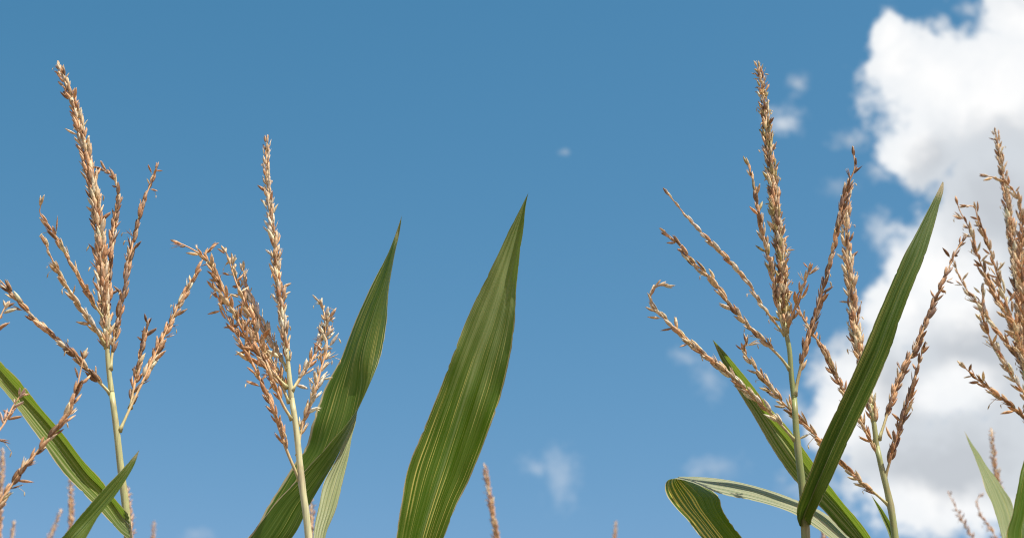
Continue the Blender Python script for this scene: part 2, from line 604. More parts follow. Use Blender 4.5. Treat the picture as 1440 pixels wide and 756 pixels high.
def leaf(parent, st, mat, crease=0.6, nu=14, n=None, ripple=0.0022, rib=True, ribr=0.0016, seed=1.0, belly=0.0, bulge=(0.0, 0.0)):
    """st: stations from the base to the tip, each ((x,y,Y) left edge, midrib, right edge)"""
    Ls = [at(*s[0]) for s in st]
    Ms = [at(*s[1]) for s in st]
    Rs = [at(*s[2]) for s in st]
    n = n or 90
    # one common parameter for the three curves
    def common(P):
        q = [0.0]
        for i in range(1, len(Ms)):
            q.append(q[-1] + max(1e-5, ((Ls[i] - Ls[i - 1]).length + (Ms[i] - Ms[i - 1]).length + (Rs[i] - Rs[i - 1]).length) / 3))
        out, seg = [], 0
        for k in range(n + 1):
            s = q[-1] * k / n
            while seg < len(P) - 2 and s > q[seg + 1]:
                seg += 1
            h = q[seg + 1] - q[seg]
            t = (s - q[seg]) / h
            p1, p2 = P[seg], P[seg + 1]

            def tang(i):
                if i == 0:
                    return (P[1] - P[0]) / (q[1] - q[0])
                if i == len(P) - 1:
                    return (P[-1] - P[-2]) / (q[-1] - q[-2])
                return (P[i + 1] - P[i - 1]) / (q[i + 1] - q[i - 1])
            m1, m2 = tang(seg) * h, tang(seg + 1) * h
            t2, t3 = t * t, t * t * t
            out.append(p1 * (2 * t3 - 3 * t2 + 1) + m1 * (t3 - 2 * t2 + t) + p2 * (-2 * t3 + 3 * t2) + m2 * (t3 - t2))
        return out, q[-1]
    (cl, tot), (cm, _), (cr, _) = common(Ls), common(Ms), common(Rs)
    mb = MB()
    uv = []
    cols = 2 * nu + 1
    lr = random.Random(seed)
    rag = [abs(lr.gauss(0, 0.00035)) + (lr.uniform(0.0006, 0.0018) if lr.random() < 0.05 else 0) for _ in range(2 * n + 2)]
    for k in range(n + 1):
        L_, M_, R_ = cl[k], cm[k], cr[k]
        nrm = (R_ - L_).cross(cm[min(n, k + 1)] - cm[max(0, k - 1)])
        nrm = nrm.normalized() if nrm.length > 1e-9 else Vector((0, -1, 0))
        wid = (R_ - M_).length + (M_ - L_).length
        s = tot * k / n
        for j in range(cols):
            u = j / (cols - 1)
            if u < 0.5:
                lin = L_.lerp(M_, u * 2)
            else:
                lin = M_.lerp(R_, u * 2 - 1)
            x = u * 2 - 1
            quad = L_ * (x * (x - 1) / 2) + M_ * (1 - x * x) + R_ * (x * (x + 1) / 2)
            p = lin * crease + quad * (1 - crease)
            am = min(1.0, wid / 0.04)
            edge = abs(x) ** 3
            p = p + nrm * (am * ripple * (math.sin(s * 62 + x * 2.1 + seed) * 0.5 + math.sin(s * 131 + x * 4 + seed * 2) * 0.22) * (0.25 + edge))
            if j in (0, cols - 1) and 3 < k < n - 3:
                p = p + (M_ - p).normalized() * (am * rag[k + (0 if j else n + 1)])
            p.y -= am * math.sin(math.pi * abs(x)) * (bulge[0] if x < 0 else bulge[1])
            p = p + nrm * (belly * am * (math.sin(math.pi * abs(x))))
            p = p + nrm * (min(1.0, ripple * 800) * am * 0.0005 * math.sin(x * 17 + seed + math.sin(s * 20)))
            mb.v.append(p)
            mb.c.append((k / n, u, 0.0))
            uv.append((u, s))
    for k in range(n):
        for j in range(cols - 1):
            a = k * cols + j
            mb.f.append((a, a + 1, a + 1 + cols, a + cols))
            mb.m.append(0)
    o = mb.build('leaf', mat, parent, uv)
    if rib:
        rb = MB()
        pts = []
        for k in range(0, n - 2):
            nrm = (cr[k] - cl[k]).cross(cm[k + 1] - cm[max(0, k - 1)])
            nrm = nrm.normalized() if nrm.length > 1e-9 else Vector((0, -1, 0))
            if nrm.y < 0:
                nrm = -nrm
            c = mb.v[k * cols + nu]
            pts.append(c + nrm * ribr * 0.55)
        rb.tube(pts, lambda t: ribr * max(0.12, 1 - t), (0.27, 0.33, 0.13), 6)
        rb.build('midrib', STEM, o)
    return o


def stations(left, mid, right, Y, dl=0.0, dm=0.0, dr=0.0, Yt=None):
    """three pixel lists from base to tip; the same offsets of distance all along, easing to nothing at the tip"""
    out = []
    m = len(mid)
    for i in range(m):
        t = i / (m - 1)
        yy = lerp(Y, Yt if Yt is not None else Y, t)
        k = min(1.0, (1 - t) * 3)
        out.append(((*left[i], yy + dl * k), (*mid[i], yy + dm * k), (*right[i], yy + dr * k)))
    return out


def low_leaf(parent, z, az, length, width, droop, seed):
    """a leaf below the frame: rises from the stalk, arches over and hangs"""
    b = parent.location
    mb = MB()
    uv = []
    nu, n = 6, 36
    d = Vector((math.cos(az), math.sin(az), 0))
    sd = Vector((-math.sin(az), math.cos(az), 0))
    for k in range(n + 1):
        t = k / n
        c = Vector((b.x, b.y, z)) + d * (length * (t * 0.95 - 0.12 * t * t)) + Vector((0, 0, length * (0.62 * t - droop * t * t)))
        w = width * min(1.0, 0.35 + t * 3.0) * (1 - max(0, (t - 0.45) / 0.55) ** 1.6) * 0.5 + 0.0008
        for j in range(2 * nu + 1):
            x = j / nu - 1
            p = c + sd * (x * w) + Vector((0, 0, abs(x) * w * 0.45 + math.sin(t * 22 + x * 2 + seed) * 0.006 * abs(x) ** 2))
            mb.v.append(p)
            mb.c.append((t, 0.0, 0.0))
            uv.append(((x + 1) / 2, t * length))
    cols = 2 * nu + 1
    for k in range(n):
        for j in range(cols - 1):
            a = k * cols + j
            mb.f.append((a, a + 1, a + 1 + cols, a + cols))
            mb.m.append(0)
    mb.build('leaf', LEAF, parent, uv)


def low_leaves(parent, azs, zs):
    for i, (a, z) in enumerate(zip(azs, zs)):
        low_leaf(parent, z, a, rnd.uniform(0.5, 0.68), rnd.uniform(0.06, 0.085), rnd.uniform(0.75, 1.0), i * 1.7)


# ================================================================== PLANT 1 (left)
YA = 1.50
p1 = plant('maize_plant', 'leftmost maize plant with a complete tassel, tan branches spreading from a yellow green stem',
           [(157, 552), (164, 605), (170, 660), (176, 706), (180, 756), (185, 810)], YA, (0.0024, 0.0036), (STEMY, mixc(STEMY, STEMG, .6)), nodes=(604,), lean=-0.02)
t1 = tassel(p1, [(150, 470), (152, 510), (157, 553)], YA, 0.0017, 0.0024, STEMY)
spike(t1, [(82, 90), (92, 117), (105, 150), (116, 195), (126, 240), (134, 284), (140, 330), (143, 380), (147, 430), (150, 490)],
      YA, 0.02, 'spike', ln=0.0126, spread=.30)
branch(t1, [(143, 238), (157, 246), (166, 274), (161, 312), (156, 355), (152, 403), (152, 450), (151, 490)], YA, 0.04, 'dark', spread=0.16, loose=.06)
branch(t1, [(221, 233), (213, 255), (200, 289), (190, 327), (181, 370), (174, 410), (166, 450), (159, 487), (155, 520)], YA, 0.03, 'dark',
       spread=0.17, loose=.1)
branch(t1, [(59, 282), (56, 300), (69, 317), (86, 346), (102, 374), (117, 400), (132, 427), (146, 448)], YA, -0.05, 'tan', step=0.006, spread=0.15, rad=.001)
branch(t1, [(62, 338), (71, 360), (86, 388), (103, 417), (122, 446), (140, 472), (149, 486)], YA, -0.06, 'pale', spread=0.2)
branch(t1, [(-14, 380), (0, 394), (25, 422), (55, 455), (85, 481), (112, 507), (137, 534), (156, 554)], YA, -0.04, 'spike', spread=0.18, loose=.12)
branch(t1, [(301, 344), (289, 356), (281, 374), (268, 398), (254, 424), (246, 440), (227, 480), (211, 514), (197, 544), (184, 571), (168, 606)], YA, 0.05,
       'rust', spread=0.2, loose=.1, start=0.24, opened=.2)
branch(t1, [(208, 455), (202, 480), (194, 514), (187, 552), (183, 574)], YA + .01, 0.02, 'dark', spread=0.25, loose=.1, start=.05)
# broad leaf going up left out of the frame: gutter open towards us
leaf(p1, stations([(181, 757), (167, 748), (151, 729), (116, 691), (70, 638), (32, 585), (0, 541), (-40, 488), (-90, 425)],
                  [(182, 740), (172, 728), (146, 690), (120, 663), (77, 607), (37, 562), (0, 521), (-36, 478), (-90, 425)],
                  [(181, 722), (174, 712), (146, 681), (121, 654), (78, 596), (36, 546), (1, 509), (-30, 470), (-90, 425)],
                  YA - 0.004, -0.014, 0.002, -0.010, YA - 0.12), LEAF_PALE, crease=0.75, seed=2.0)
# long leaf that leaves the same plant below the frame and passes behind the second tassel
YB = 1.56
leaf(p1, [((188, 1010, 1.5), (190, 1014, 1.5), (194, 1016, 1.49)),
          ((225, 900, 1.54), (250, 915, 1.52), (228, 910, 1.50)),
          ((292, 818, 1.57), (335, 835, 1.545), (296, 824, 1.52)),
          ((352, 750, 1.585), (410, 756, 1.555), (349, 756, 1.53)),
          ((380, 708, 1.59), (434, 711, 1.56), (390, 699, 1.535)),
          ((403, 672, 1.59), (455, 674, 1.565), (421, 669, 1.54)),
          ((428, 630, 1.59), (478, 634, 1.57), (457, 630, 1.545)),
          ((439, 594, 1.585), (498, 588, 1.575), (484, 598, 1.55)),
          ((455, 551, 1.59), (508, 545, 1.577), (514, 551, 1.56)),
          ((478, 504, 1.592), (511, 500, 1.572), (536, 500, 1.58)),
          ((499, 452, 1.594), (524, 450, 1.574), (543, 456, 1.588)),
          ((524, 399, 1.594), (540, 400, 1.578), (547, 405, 1.59)),
          ((548, 350, 1.594), (553, 352, 1.585), (556, 354, 1.592)),
          ((558, 324, 1.59), (560, 325, 1.594), (562, 326, 1.59)),
          ((565, 303, 1.595), (565, 303, 1.595), (565, 303, 1.595))], LEAF, crease=0.55, nu=16, n=130, ripple=0.0014, rib=False, seed=0.4)

# ================================================================== PLANT 2 (second from the left)
YC = 1.47
p2 = plant('maize_plant', 'maize plant with a cream stem, its tassel branches bunched raggedly on one side',
           [(410, 560), (415, 591), (420, 635), (424, 678), (430, 718), (434, 756), (440, 820)], YC, (0.0023, 0.0031), (STEMC, STEMC), nodes=(676,))
t2 = tassel(p2, [(403, 490), (405, 510), (410, 562)], YC, 0.0016, 0.0023, STEMC)
spike(t2, [(376, 192), (375, 222), (375, 249), (379, 285), (381, 317), (386, 341), (388, 368), (391, 396), (395, 428), (399, 464), (402, 487), (405, 508)],
      YC, 0.02, 'pale', ln=0.0108, step=0.0028, spread=0.26, loose=.09, rad=.002, opened=.2)
branch(t2, [(246, 339), (268, 349), (289, 363), (308, 396), (321, 424), (338, 458), (356, 490), (380, 520), (404, 545)], YC, -0.05, 'tan',
       spread=0.36, loose=.3, opened=.3)
branch(t2, [(315, 350), (327, 372), (335, 400), (345, 432), (355, 464), (371, 492), (389, 517), (404, 545)], YC, 0.05, 'spike', spread=0.38, loose=.3, opened=.3)
branch(t2, [(298, 400), (309, 424), (328, 462), (345, 492), (361, 523), (379, 563), (389, 591), (401, 627), (412, 654), (422, 676)], YC, -0.03, 'rust',
       spread=0.33, loose=.15, start=.16, gap=.15)
branch(t2, [(342, 374), (346, 404), (354, 424), (364, 448), (376, 470), (389, 494), (405, 520)], YC, 0.04, 'pale', spread=0.24, loose=.1)
branch(t2, [(322, 366), (333, 400), (346, 428), (358, 452), (366, 486), (382, 514), (394, 537), (407, 566)], YC, 0.0, 'tan', spread=0.36, loose=.25, opened=.3)
branch(t2, [(336, 440), (352, 470), (368, 505), (388, 546), (399, 571), (411, 590)], YC, -0.02, 'rust', spread=0.34, loose=.2, start=.2, gap=.1)
branch(t2, [(450, 424), (457, 446), (455, 464), (446, 492), (432, 516), (418, 537), (410, 550)], YC, 0.03, 'pale', spread=0.3, loose=.25, opened=.3)
branch(t2, [(466, 440), (458, 462), (460, 488), (452, 516), (446, 539), (437, 567), (427, 591), (421, 618), (419, 640)], YC, 0.02, 'pale',
       spread=0.34, loose=.25, opened=.35, start=.14)
# pale narrow leaf behind, standing up from this stalk
leaf(p2, stations([(441, 840), (440, 800), (439, 754), (446, 717), (457, 677), (480, 626), (492, 590), (505, 556)],
                  [(443, 842), (447, 800), (449, 754), (459, 717), (471, 672), (489, 624), (497, 590), (505, 556)],
                  [(446, 842), (453, 800), (459, 756), (472, 715), (486, 660), (498, 606), (501, 584), (505, 556)],
                  1.51, -0.006, 0.004, 0.016, 1.605), LEAF_BLEACHED, crease=0.4, seed=5.0, rib=False)
# the broad striped leaf in the middle of the picture
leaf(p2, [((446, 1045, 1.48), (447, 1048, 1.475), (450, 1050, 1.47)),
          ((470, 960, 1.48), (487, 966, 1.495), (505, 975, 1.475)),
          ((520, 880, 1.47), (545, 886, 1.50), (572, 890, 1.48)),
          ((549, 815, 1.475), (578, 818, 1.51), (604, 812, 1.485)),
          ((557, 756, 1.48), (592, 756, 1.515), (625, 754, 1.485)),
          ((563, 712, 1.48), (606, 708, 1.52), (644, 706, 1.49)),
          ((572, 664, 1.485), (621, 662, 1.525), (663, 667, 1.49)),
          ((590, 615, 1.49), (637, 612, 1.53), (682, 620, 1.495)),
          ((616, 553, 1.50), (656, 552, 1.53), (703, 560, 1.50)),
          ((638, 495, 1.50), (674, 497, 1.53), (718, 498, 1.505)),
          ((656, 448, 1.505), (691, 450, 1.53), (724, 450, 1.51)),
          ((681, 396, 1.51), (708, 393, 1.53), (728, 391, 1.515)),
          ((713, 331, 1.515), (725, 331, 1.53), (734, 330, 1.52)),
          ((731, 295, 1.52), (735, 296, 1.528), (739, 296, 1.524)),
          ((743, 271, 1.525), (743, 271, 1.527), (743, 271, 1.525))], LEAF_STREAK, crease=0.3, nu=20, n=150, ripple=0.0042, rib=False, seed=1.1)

# ================================================================== PLANT 0 (stalk outside the frame on the left)
Y9 = 1.345
p0 = plant('maize_plant', 'maize plant showing only loose tassel branches and a leaf tip at the left edge',
           [(-52, 700), (-50, 750), (-47, 820)], Y9, (0.003, 0.004), (STEMY, STEMG))
t0 = tassel(p0, [(-58, 560), (-55, 640), (-52, 702)], Y9, 0.002, 0.003, STEMY)
branch(t0, [(118, 498), (113, 523), (106, 553), (97, 578), (81, 603), (63, 622), (39, 652), (18, 680), (0, 705), (-25, 735), (-50, 765)], Y9, 0.02, 'rust',
       spread=0.24, loose=.2, start=.1)
branch(t0, [(32, 553), (21, 566), (8, 592), (-6, 612), (-28, 645), (-52, 690)], Y9, 0.03, 'pink', spread=0.5, loose=.4, gap=.2)
branch(t0, [(10, 426), (2, 442), (-12, 470), (-35, 530), (-54, 600)], Y9, 0.03, 'tan', spread=0.4, loose=.3)
spike(t0, [(-95, 250), (-85, 330), (-72, 440), (-60, 540), (-57, 580)], Y9, 0.02, 'spike')
leaf(p0, stations([(-48, 900), (-10, 862), (40, 808), (86, 756), (109, 729), (141, 691), (172, 659), (196, 632)],
                  [(-47, 903), (-2, 870), (55, 815), (103, 758), (126, 732), (153, 702), (180, 664), (196, 632)],
                  [(-46, 906), (6, 878), (70, 822), (117, 762), (139, 726), (164, 694), (187, 657), (196, 632)],
                  Y9, -0.004, 0.008, 0.0, 1.40), LEAF_FRESH, crease=0.5, seed=3.3)

# ================================================================== PLANT 4 (right, dark leaf)
YD = 1.50
p4 = plant('maize_plant', 'maize plant with fanned tassel branches and a dark upright leaf clasping its stem',
           [(1117, 560), (1120, 610), (1124, 648), (1129, 691), (1132, 734), (1134, 770), (1137, 830)], YD, (0.0024, 0.0041), (STEMG, STEMG), nodes=(621, 733))
t4 = tassel(p4, [(1104, 455), (1106, 470), (1110, 491), (1113, 529), (1117, 562)], YD, 0.0019, 0.0024, STEMG)
spike(t4, [(1067, 89), (1071, 117), (1076, 155), (1080, 203), (1086, 250), (1090, 298), (1096, 336), (1100, 374), (1102, 412), (1105, 468)],
      YD, 0.03, 'olive', ln=0.0106, step=0.0018, spread=0.30, rad=.0027, anthers=90, loose=.06, opened=.2)
branch(t4, [(1051, 227), (1060, 260), (1069, 312), (1079, 355), (1088, 393), (1093, 425), (1099, 453), (1105, 470)], YD, -0.02, 'olive', spread=.16, step=.0048)
branch(t4, [(937, 270), (962, 300), (995, 336), (1029, 370), (1055, 402), (1070, 427), (1085, 447), (1104, 472)], YD, -0.05, 'pale', spread=.1, ln=.0105,
       step=.006, rad=.0011, loose=.02, opened=.05)
branch(t4, [(932, 324), (952, 341), (971, 365), (1000, 391), (1019, 418), (1036, 440), (1057, 463), (1083, 488), (1098, 503), (1111, 520)], YD, -0.04, 'spike',
       spread=.18, start=.14, loose=.1)
branch(t4, [(940, 402), (924, 402), (914, 424), (938, 451), (971, 482), (1005, 510), (1038, 538), (1067, 565), (1088, 586), (1118, 619)], YD, -0.06, 'pale',
       spread=.2, loose=.1, start=.08)
branch(t4, [(1200, 213), (1202, 236), (1193, 258), (1186, 284), (1179, 317), (1169, 362), (1158, 403), (1146, 448), (1132, 491), (1124, 525), (1117, 556)],
       YD, -0.02, 'dark', spread=.17, loose=.08, start=.1, rad=.0015)
branch(t4, [(1140, 377), (1131, 398), (1124, 419), (1114, 443), (1106, 468)], YD, -0.02, 'tan', spread=.4, loose=.2, gap=.2)
# the dark leaf
leaf(p4, [((1124, 738, 1.494), (1131, 740, 1.510), (1140, 738, 1.494)),
          ((1120, 722, 1.475), (1130, 727, 1.497), (1143, 727, 1.478)),
          ((1124, 702, 1.462), (1139, 704, 1.485), (1153, 705, 1.466)),
          ((1140, 661, 1.452), (1156, 664, 1.478), (1173, 664, 1.458)),
          ((1158, 614, 1.448), (1177, 616, 1.475), (1196, 614, 1.455)),
          ((1181, 565, 1.448), (1201, 565, 1.474), (1220, 565, 1.455)),
          ((1212, 498, 1.45), (1232, 498, 1.473), (1250, 497, 1.458)),
          ((1231, 450, 1.455), (1250, 452, 1.473), (1265, 453, 1.46)),
          ((1250, 406, 1.462), (1267, 409, 1.474), (1280, 411, 1.465)),
          ((1271, 359, 1.468), (1288, 360, 1.476), (1300, 362, 1.472)),
          ((1290, 324, 1.475), (1302, 322, 1.480), (1312, 324, 1.477)),
          ((1309, 287, 1.482), (1316, 287, 1.485), (1321, 289, 1.483)),
          ((1319, 268, 1.487), (1323, 267, 1.488), (1326.5, 269, 1.487)),
          ((1325, 256, 1.49), (1326, 255.5, 1.49), (1327, 257, 1.49))], LEAF_PLAIN, crease=0.55, nu=14, n=120, ripple=0.001, rib=True, ribr=0.0022, seed=2.6)

# ================================================================== PLANT 5 (right, behind the dark leaf)
YE = 1.64
p5 = plant('maize_plant', 'maize plant partly behind the dark upright leaf, its green stalk against the grey cloud',
           [(1233, 627), (1239, 654), (1245, 678), (1253, 714), (1259, 756), (1265, 820)], YE, (0.0025, 0.0036), (mixc(STEMY, STEMG, .6), STEMG), nodes=(675, 706))
t5 = tassel(p5, [(1224, 568), (1229, 595), (1233, 629)], YE, 0.0022, 0.0025, mixc(STEMY, STEMG, .6))
spike(t5, [(1193, 258), (1190, 295), (1190, 327), (1192, 358), (1196, 394), (1200, 446), (1207, 486), (1216, 530), (1225, 570), (1229, 592)],
      YE, 0.02, 'spike', ln=0.0122, step=0.0026, spread=.26, rad=.003)
branch(t5, [(1356, 336), (1346, 350), (1337, 370), (1327, 394), (1313, 426), (1299, 461), (1287, 491), (1275, 510), (1262, 539), (1251, 571), (1243, 597), (1236, 618)],
       YE, 0.03, 'dark', spread=.2, loose=.08, start=.1, ln=.013)
branch(t5, [(1298, 492), (1288, 523), (1281, 551), (1271, 583), (1261, 615), (1253, 643), (1247, 664), (1245, 680)], YE, -0.02, 'dark', spread=.2, loose=.06,
       start=.15, ln=.013)
branch(t5, [(1050, 474), (1047, 494), (1062, 517), (1083, 546), (1105, 570), (1129, 594), (1152, 617), (1186, 653), (1210, 677), (1229, 692), (1250, 710)], YE, -0.06,
       'tan', spread=.2, loose=.13, start=.08, ln=.0125)
branch(t5, [(1122, 430), (1133, 453), (1152, 482), (1167, 510), (1181, 539), (1205, 582), (1217, 606), (1228, 625), (1238, 652)], YE, 0.0, 'rust', spread=.2,
       loose=.1, start=.07, ln=.0125)
# folded leaf rising up left behind the fourth plant's stem
leaf(p5, stations([(1262, 845), (1232, 800), (1195, 756), (1155, 713), (1121, 680), (1090, 637), (1056, 578), (1034, 544), (1013, 504), (1002, 477)],
                  [(1264, 846), (1243, 800), (1213, 753), (1180, 711), (1144, 670), (1109, 622), (1076, 583), (1050, 548), (1021, 505), (1002, 477)],
                  [(1266, 846), (1250, 798), (1224, 755), (1190, 711), (1152, 661), (1116, 611), (1082, 571), (1056, 538), (1024, 500), (1002, 477)],
                  1.62, 0.004, 0.012, -0.006, 1.545), LEAF_PALE, crease=0.85, seed=4.4, bulge=(0.013, 0.0))
# leaf that arches to the left and curls over
leaf(p5, [((1255, 850, 1.60), (1262, 850, 1.63), (1268, 850, 1.65)),
          ((1210, 790, 1.585), (1222, 788, 1.61), (1236, 786, 1.635)),
          ((1168, 757, 1.575), (1181, 755, 1.60), (1194, 752, 1.63)),
          ((1140, 737, 1.57), (1156, 733, 1.595), (1171, 729, 1.625)),
          ((1114, 721, 1.565), (1132, 718, 1.59), (1147, 714, 1.62)),
          ((1084, 710, 1.56), (1096, 705, 1.585), (1106, 697, 1.615)),
          ((1053, 702, 1.555), (1060, 694, 1.58), (1066, 684, 1.61)),
          ((1030, 698, 1.550), (1027, 686, 1.58), (1022, 674, 1.605)),
          ((1005, 691, 1.547), (996, 680, 1.58), (985, 670, 1.605)),
          ((976, 679, 1.545), (969, 674, 1.58), (962, 669.5, 1.607)),
          ((952, 673, 1.543), (953, 671, 1.578), (954, 670, 1.610)),
          ((940, 674, 1.540), (953, 673, 1.578), (966, 673, 1.615)),
          ((935, 683, 1.538), (960, 681, 1.578), (987, 681, 1.616)),
          ((938, 697, 1.538), (974, 698, 1.580), (1010, 696, 1.610)),
          ((951, 714, 1.540), (984, 715, 1.582), (1015, 713, 1.604)),
          ((966, 730, 1.543), (996, 731, 1.585), (1024, 729, 1.602)),
          ((987, 757, 1.548), (1017, 758, 1.590), (1045, 757, 1.602)),
          ((1028, 803, 1.56), (1052, 803, 1.60), (1072, 800, 1.61)),
          ((1080, 852, 1.59), (1088, 852, 1.61), (1095, 850, 1.61)),
          ((1105, 890, 1.62), (1105, 890, 1.62), (1105, 890, 1.62))], LEAF_GOLD, crease=0.3, nu=16, n=170, ripple=0.0, rib=False, seed=0.0)
# narrow young leaf beside the stalk
leaf(p5, stations([(1262, 830), (1258, 790), (1250, 752), (1238, 722), (1225, 695)],
                  [(1263, 832), (1262, 790), (1254, 750), (1240, 720), (1225, 695)],
                  [(1264, 832), (1265, 788), (1258, 748), (1243, 719), (1225, 695)], 1.64, -0.005, 0.004, -0.004, 1.70), LEAF_PALE, rib=False, n=40)

# ================================================================== PLANT 6 (right edge, stalk outside the frame)
YF = 1.78
p6 = plant('maize_plant', 'maize plant with a dense tan tassel against the cloud, cut by the right edge',
           [(1452, 612), (1458, 680), (1466, 756), (1474, 840)], YF, (0.0033, 0.005), (STEMY, STEMG))
t6 = tassel(p6, [(1441, 520), (1447, 560), (1452, 614)], YF, 0.0026, 0.0033, STEMY)
spike(t6, [(1399, 183), (1404, 206), (1409, 236), (1414, 269), (1419, 302), (1423, 335), (1427, 368), (1431, 401), (1436, 460), (1442, 528)], YF, 0.02, 'spike',
      ln=.0115, step=.0022)
G = dict(ln=.0125, step=.0058)
branch(t6, [(1384, 247), (1400, 250), (1418, 260), (1432, 279), (1437, 310), (1437, 360), (1439, 420), (1443, 500), (1446, 540)], YF, -.04, 'tan', spread=.26, loose=.2, **G)
branch(t6, [(1345, 281), (1350, 297), (1360, 315), (1368, 335), (1376, 362), (1389, 392), (1405, 426), (1418, 447), (1428, 468), (1438, 492), (1446, 530)], YF, -.03,
       'tan', spread=.24, loose=.2, **G)
branch(t6, [(1355, 289), (1370, 291), (1375, 309), (1383, 329), (1393, 355), (1401, 382), (1411, 414), (1422, 445), (1430, 470), (1438, 500), (1447, 545)], YF, -.06,
       'spike', spread=.32, loose=.25, **G)
branch(t6, [(1343, 372), (1350, 391), (1362, 411), (1382, 434), (1393, 453), (1407, 471), (1421, 489), (1433, 505), (1448, 552)], YF, .02, 'tan', spread=.2, loose=.15, **G)
branch(t6, [(1381, 404), (1382, 425), (1382, 447), (1394, 479), (1405, 498), (1418, 519), (1430, 538), (1440, 553), (1451, 585)], YF, -.03, 'pale', spread=.3,
       loose=.2, **G)
branch(t6, [(1354, 514), (1368, 527), (1386, 543), (1405, 557), (1423, 571), (1439, 584), (1455, 612)], YF, -.05, 'tan', spread=.18, loose=.15, **G)
branch(t6, [(1394, 395), (1405, 420), (1416, 438), (1424, 462), (1432, 486), (1440, 515), (1447, 550)], YF, .05, 'rust', spread=.34, loose=.25, **G)
branch(t6, [(1450, 268), (1440, 330), (1432, 380), (1430, 430), (1436, 480), (1443, 530)], YF, .04, 'rust', spread=.28, loose=.2, **G)
branch(t6, [(1520, 330), (1500, 390), (1475, 460), (1455, 530), (1450, 570)], YF, .0, 'tan', spread=.28, loose=.2, **G)
leaf(p6, stations([(1474, 900), (1440, 830), (1409, 756), (1397, 717), (1386, 686), (1373, 651), (1364, 627), (1356, 605)],
                  [(1476, 900), (1450, 830), (1421, 754), (1412, 717), (1398, 684), (1379, 649), (1366, 626), (1356, 605)],
                  [(1478, 900), (1458, 826), (1434, 752), (1424, 709), (1406, 680), (1384, 647), (1368, 625), (1356, 605)],
                  1.80, -.008, .004, .012, 1.98), LEAF_SOFT, crease=.3, seed=6.1, rib=False)
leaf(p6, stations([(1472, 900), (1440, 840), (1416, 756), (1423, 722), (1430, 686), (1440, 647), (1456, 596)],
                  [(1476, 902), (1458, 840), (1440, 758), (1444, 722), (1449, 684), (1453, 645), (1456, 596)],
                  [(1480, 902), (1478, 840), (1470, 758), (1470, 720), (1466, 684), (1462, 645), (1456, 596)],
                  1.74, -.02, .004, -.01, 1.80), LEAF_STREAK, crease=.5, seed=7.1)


# ================================================================== the rows behind
def far_plant(label, pix, Y, pal='far', side=(), ln=.0095, leafy=True):
    """a maize plant farther off: only its spike, and perhaps branches, rise into the frame"""
    bx, by = pix[-1]
    e = plant('maize_plant', label, [(bx, by), (bx + 2, by + 30), (bx + 4, by + 70)], Y, (.003, .0048), (STEMY, STEMG),
              group='maize plants in the rows behind')
    t = tassel(e, [(bx, by - 8), (bx, by + 2)], Y, .0028, .003, STEMY)
    if len(pix) > 2 or not side:
        spike(t, pix, Y, .02, pal, ln=ln, step=.0024, rad=.0026, spread=.3)
    for s in side:
        branch(t, s, Y, .03, pal, ln=ln, step=.006, spread=.3, loose=.2)
    if leafy:
        low_leaves(e, [rnd.uniform(0, 6.28) for _ in range(3)], [1.0, 1.3, 1.55])
    return e


far_plant('distant maize spike standing alone right of the broad striped leaf', [(681, 653), (687, 687), (693, 724), (699, 756), (704, 800), (708, 840)], 2.75, ln=.0105)
far_plant('tiny distant maize tassel tip on the lower edge below open blue sky', [(866, 733), (865, 748), (864, 790), (864, 830)], 3.6)
far_plant('distant maize spike at the left picture edge, blurred, under the tassel branches', [(4, 630), (3, 666), (0, 710), (-2, 756), (-3, 800), (-3, 840)], 2.7, 'pink', ln=.0095)
far_plant('distant rust brown maize spike crossing behind the broad left leaf', [(99, 668), (100, 700), (100, 740), (101, 790), (102, 830)], 2.9, 'far')
far_plant('distant thin pinkish maize tassel leaning right, beneath the broad left leaf', [(86, 716), (78, 736), (70, 756), (58, 800), (50, 840)], 3.2, 'pink', ln=.0085)
far_plant('distant pinkish maize tassel tips in the lower left corner', [(20, 732), (17, 756), (14, 800), (12, 840)], 3.3, 'pink')
far_plant('distant pinkish maize spike close against the right side of a green stalk', [(178, 684), (181, 706), (184, 730), (184, 760), (184, 800), (184, 840)], 2.5, 'pink', ln=.009)
far_plant('tiny distant pale maize tassel tip right of the leftmost stalk', [(217, 733), (215, 756), (213, 800), (212, 840)], 3.4, 'pink')
far_plant('distant brown maize spike peeping out right of the cream stem', [(436, 690), (438, 715), (437, 756), (436, 800), (436, 840)], 2.6, 'rust', ln=.008)
far_plant('distant brown maize spike tip under the curled leaf', [(1158, 742), (1160, 770), (1162, 800), (1163, 840)], 2.7)
far_plant('distant rust brown maize spike behind the pale pointed leaf', [(1394, 603), (1396, 630), (1399, 655), (1405, 685), (1410, 720), (1416, 780), (1418, 830)], 2.7, 'far', ln=.0095)
far_plant('distant pale maize tassel with thin nodding branches in the lower right corner', [(1400, 800), (1402, 830)], 2.9, 'pink',
          side=([(1333, 692), (1344, 713), (1355, 735), (1368, 754), (1385, 790), (1401, 830)],
                [(1381, 695), (1373, 703), (1379, 722), (1390, 739), (1399, 754), (1402, 800), (1402, 830)]), ln=.0095)

for p, az, zz in ((p1, (2.6, 5.9, 2.2, 5.2), (.55, .85, 1.1, 1.3)), (p2, (0.5, 3.5, .9, 3.9), (.5, .8, 1.05, 1.25)),
                  (p0, (3.0, 6.0, 2.6), (.6, .9, 1.2)), (p4, (0.3, 3.3, .6, 3.8), (.55, .85, 1.1, 1.3)),
                  (p5, (2.7, 5.7, 2.3), (.6, .9, 1.2)), (p6, (0.2, 3.4, .7), (.6, .9, 1.25))):
    low_leaves(p, az, zz)

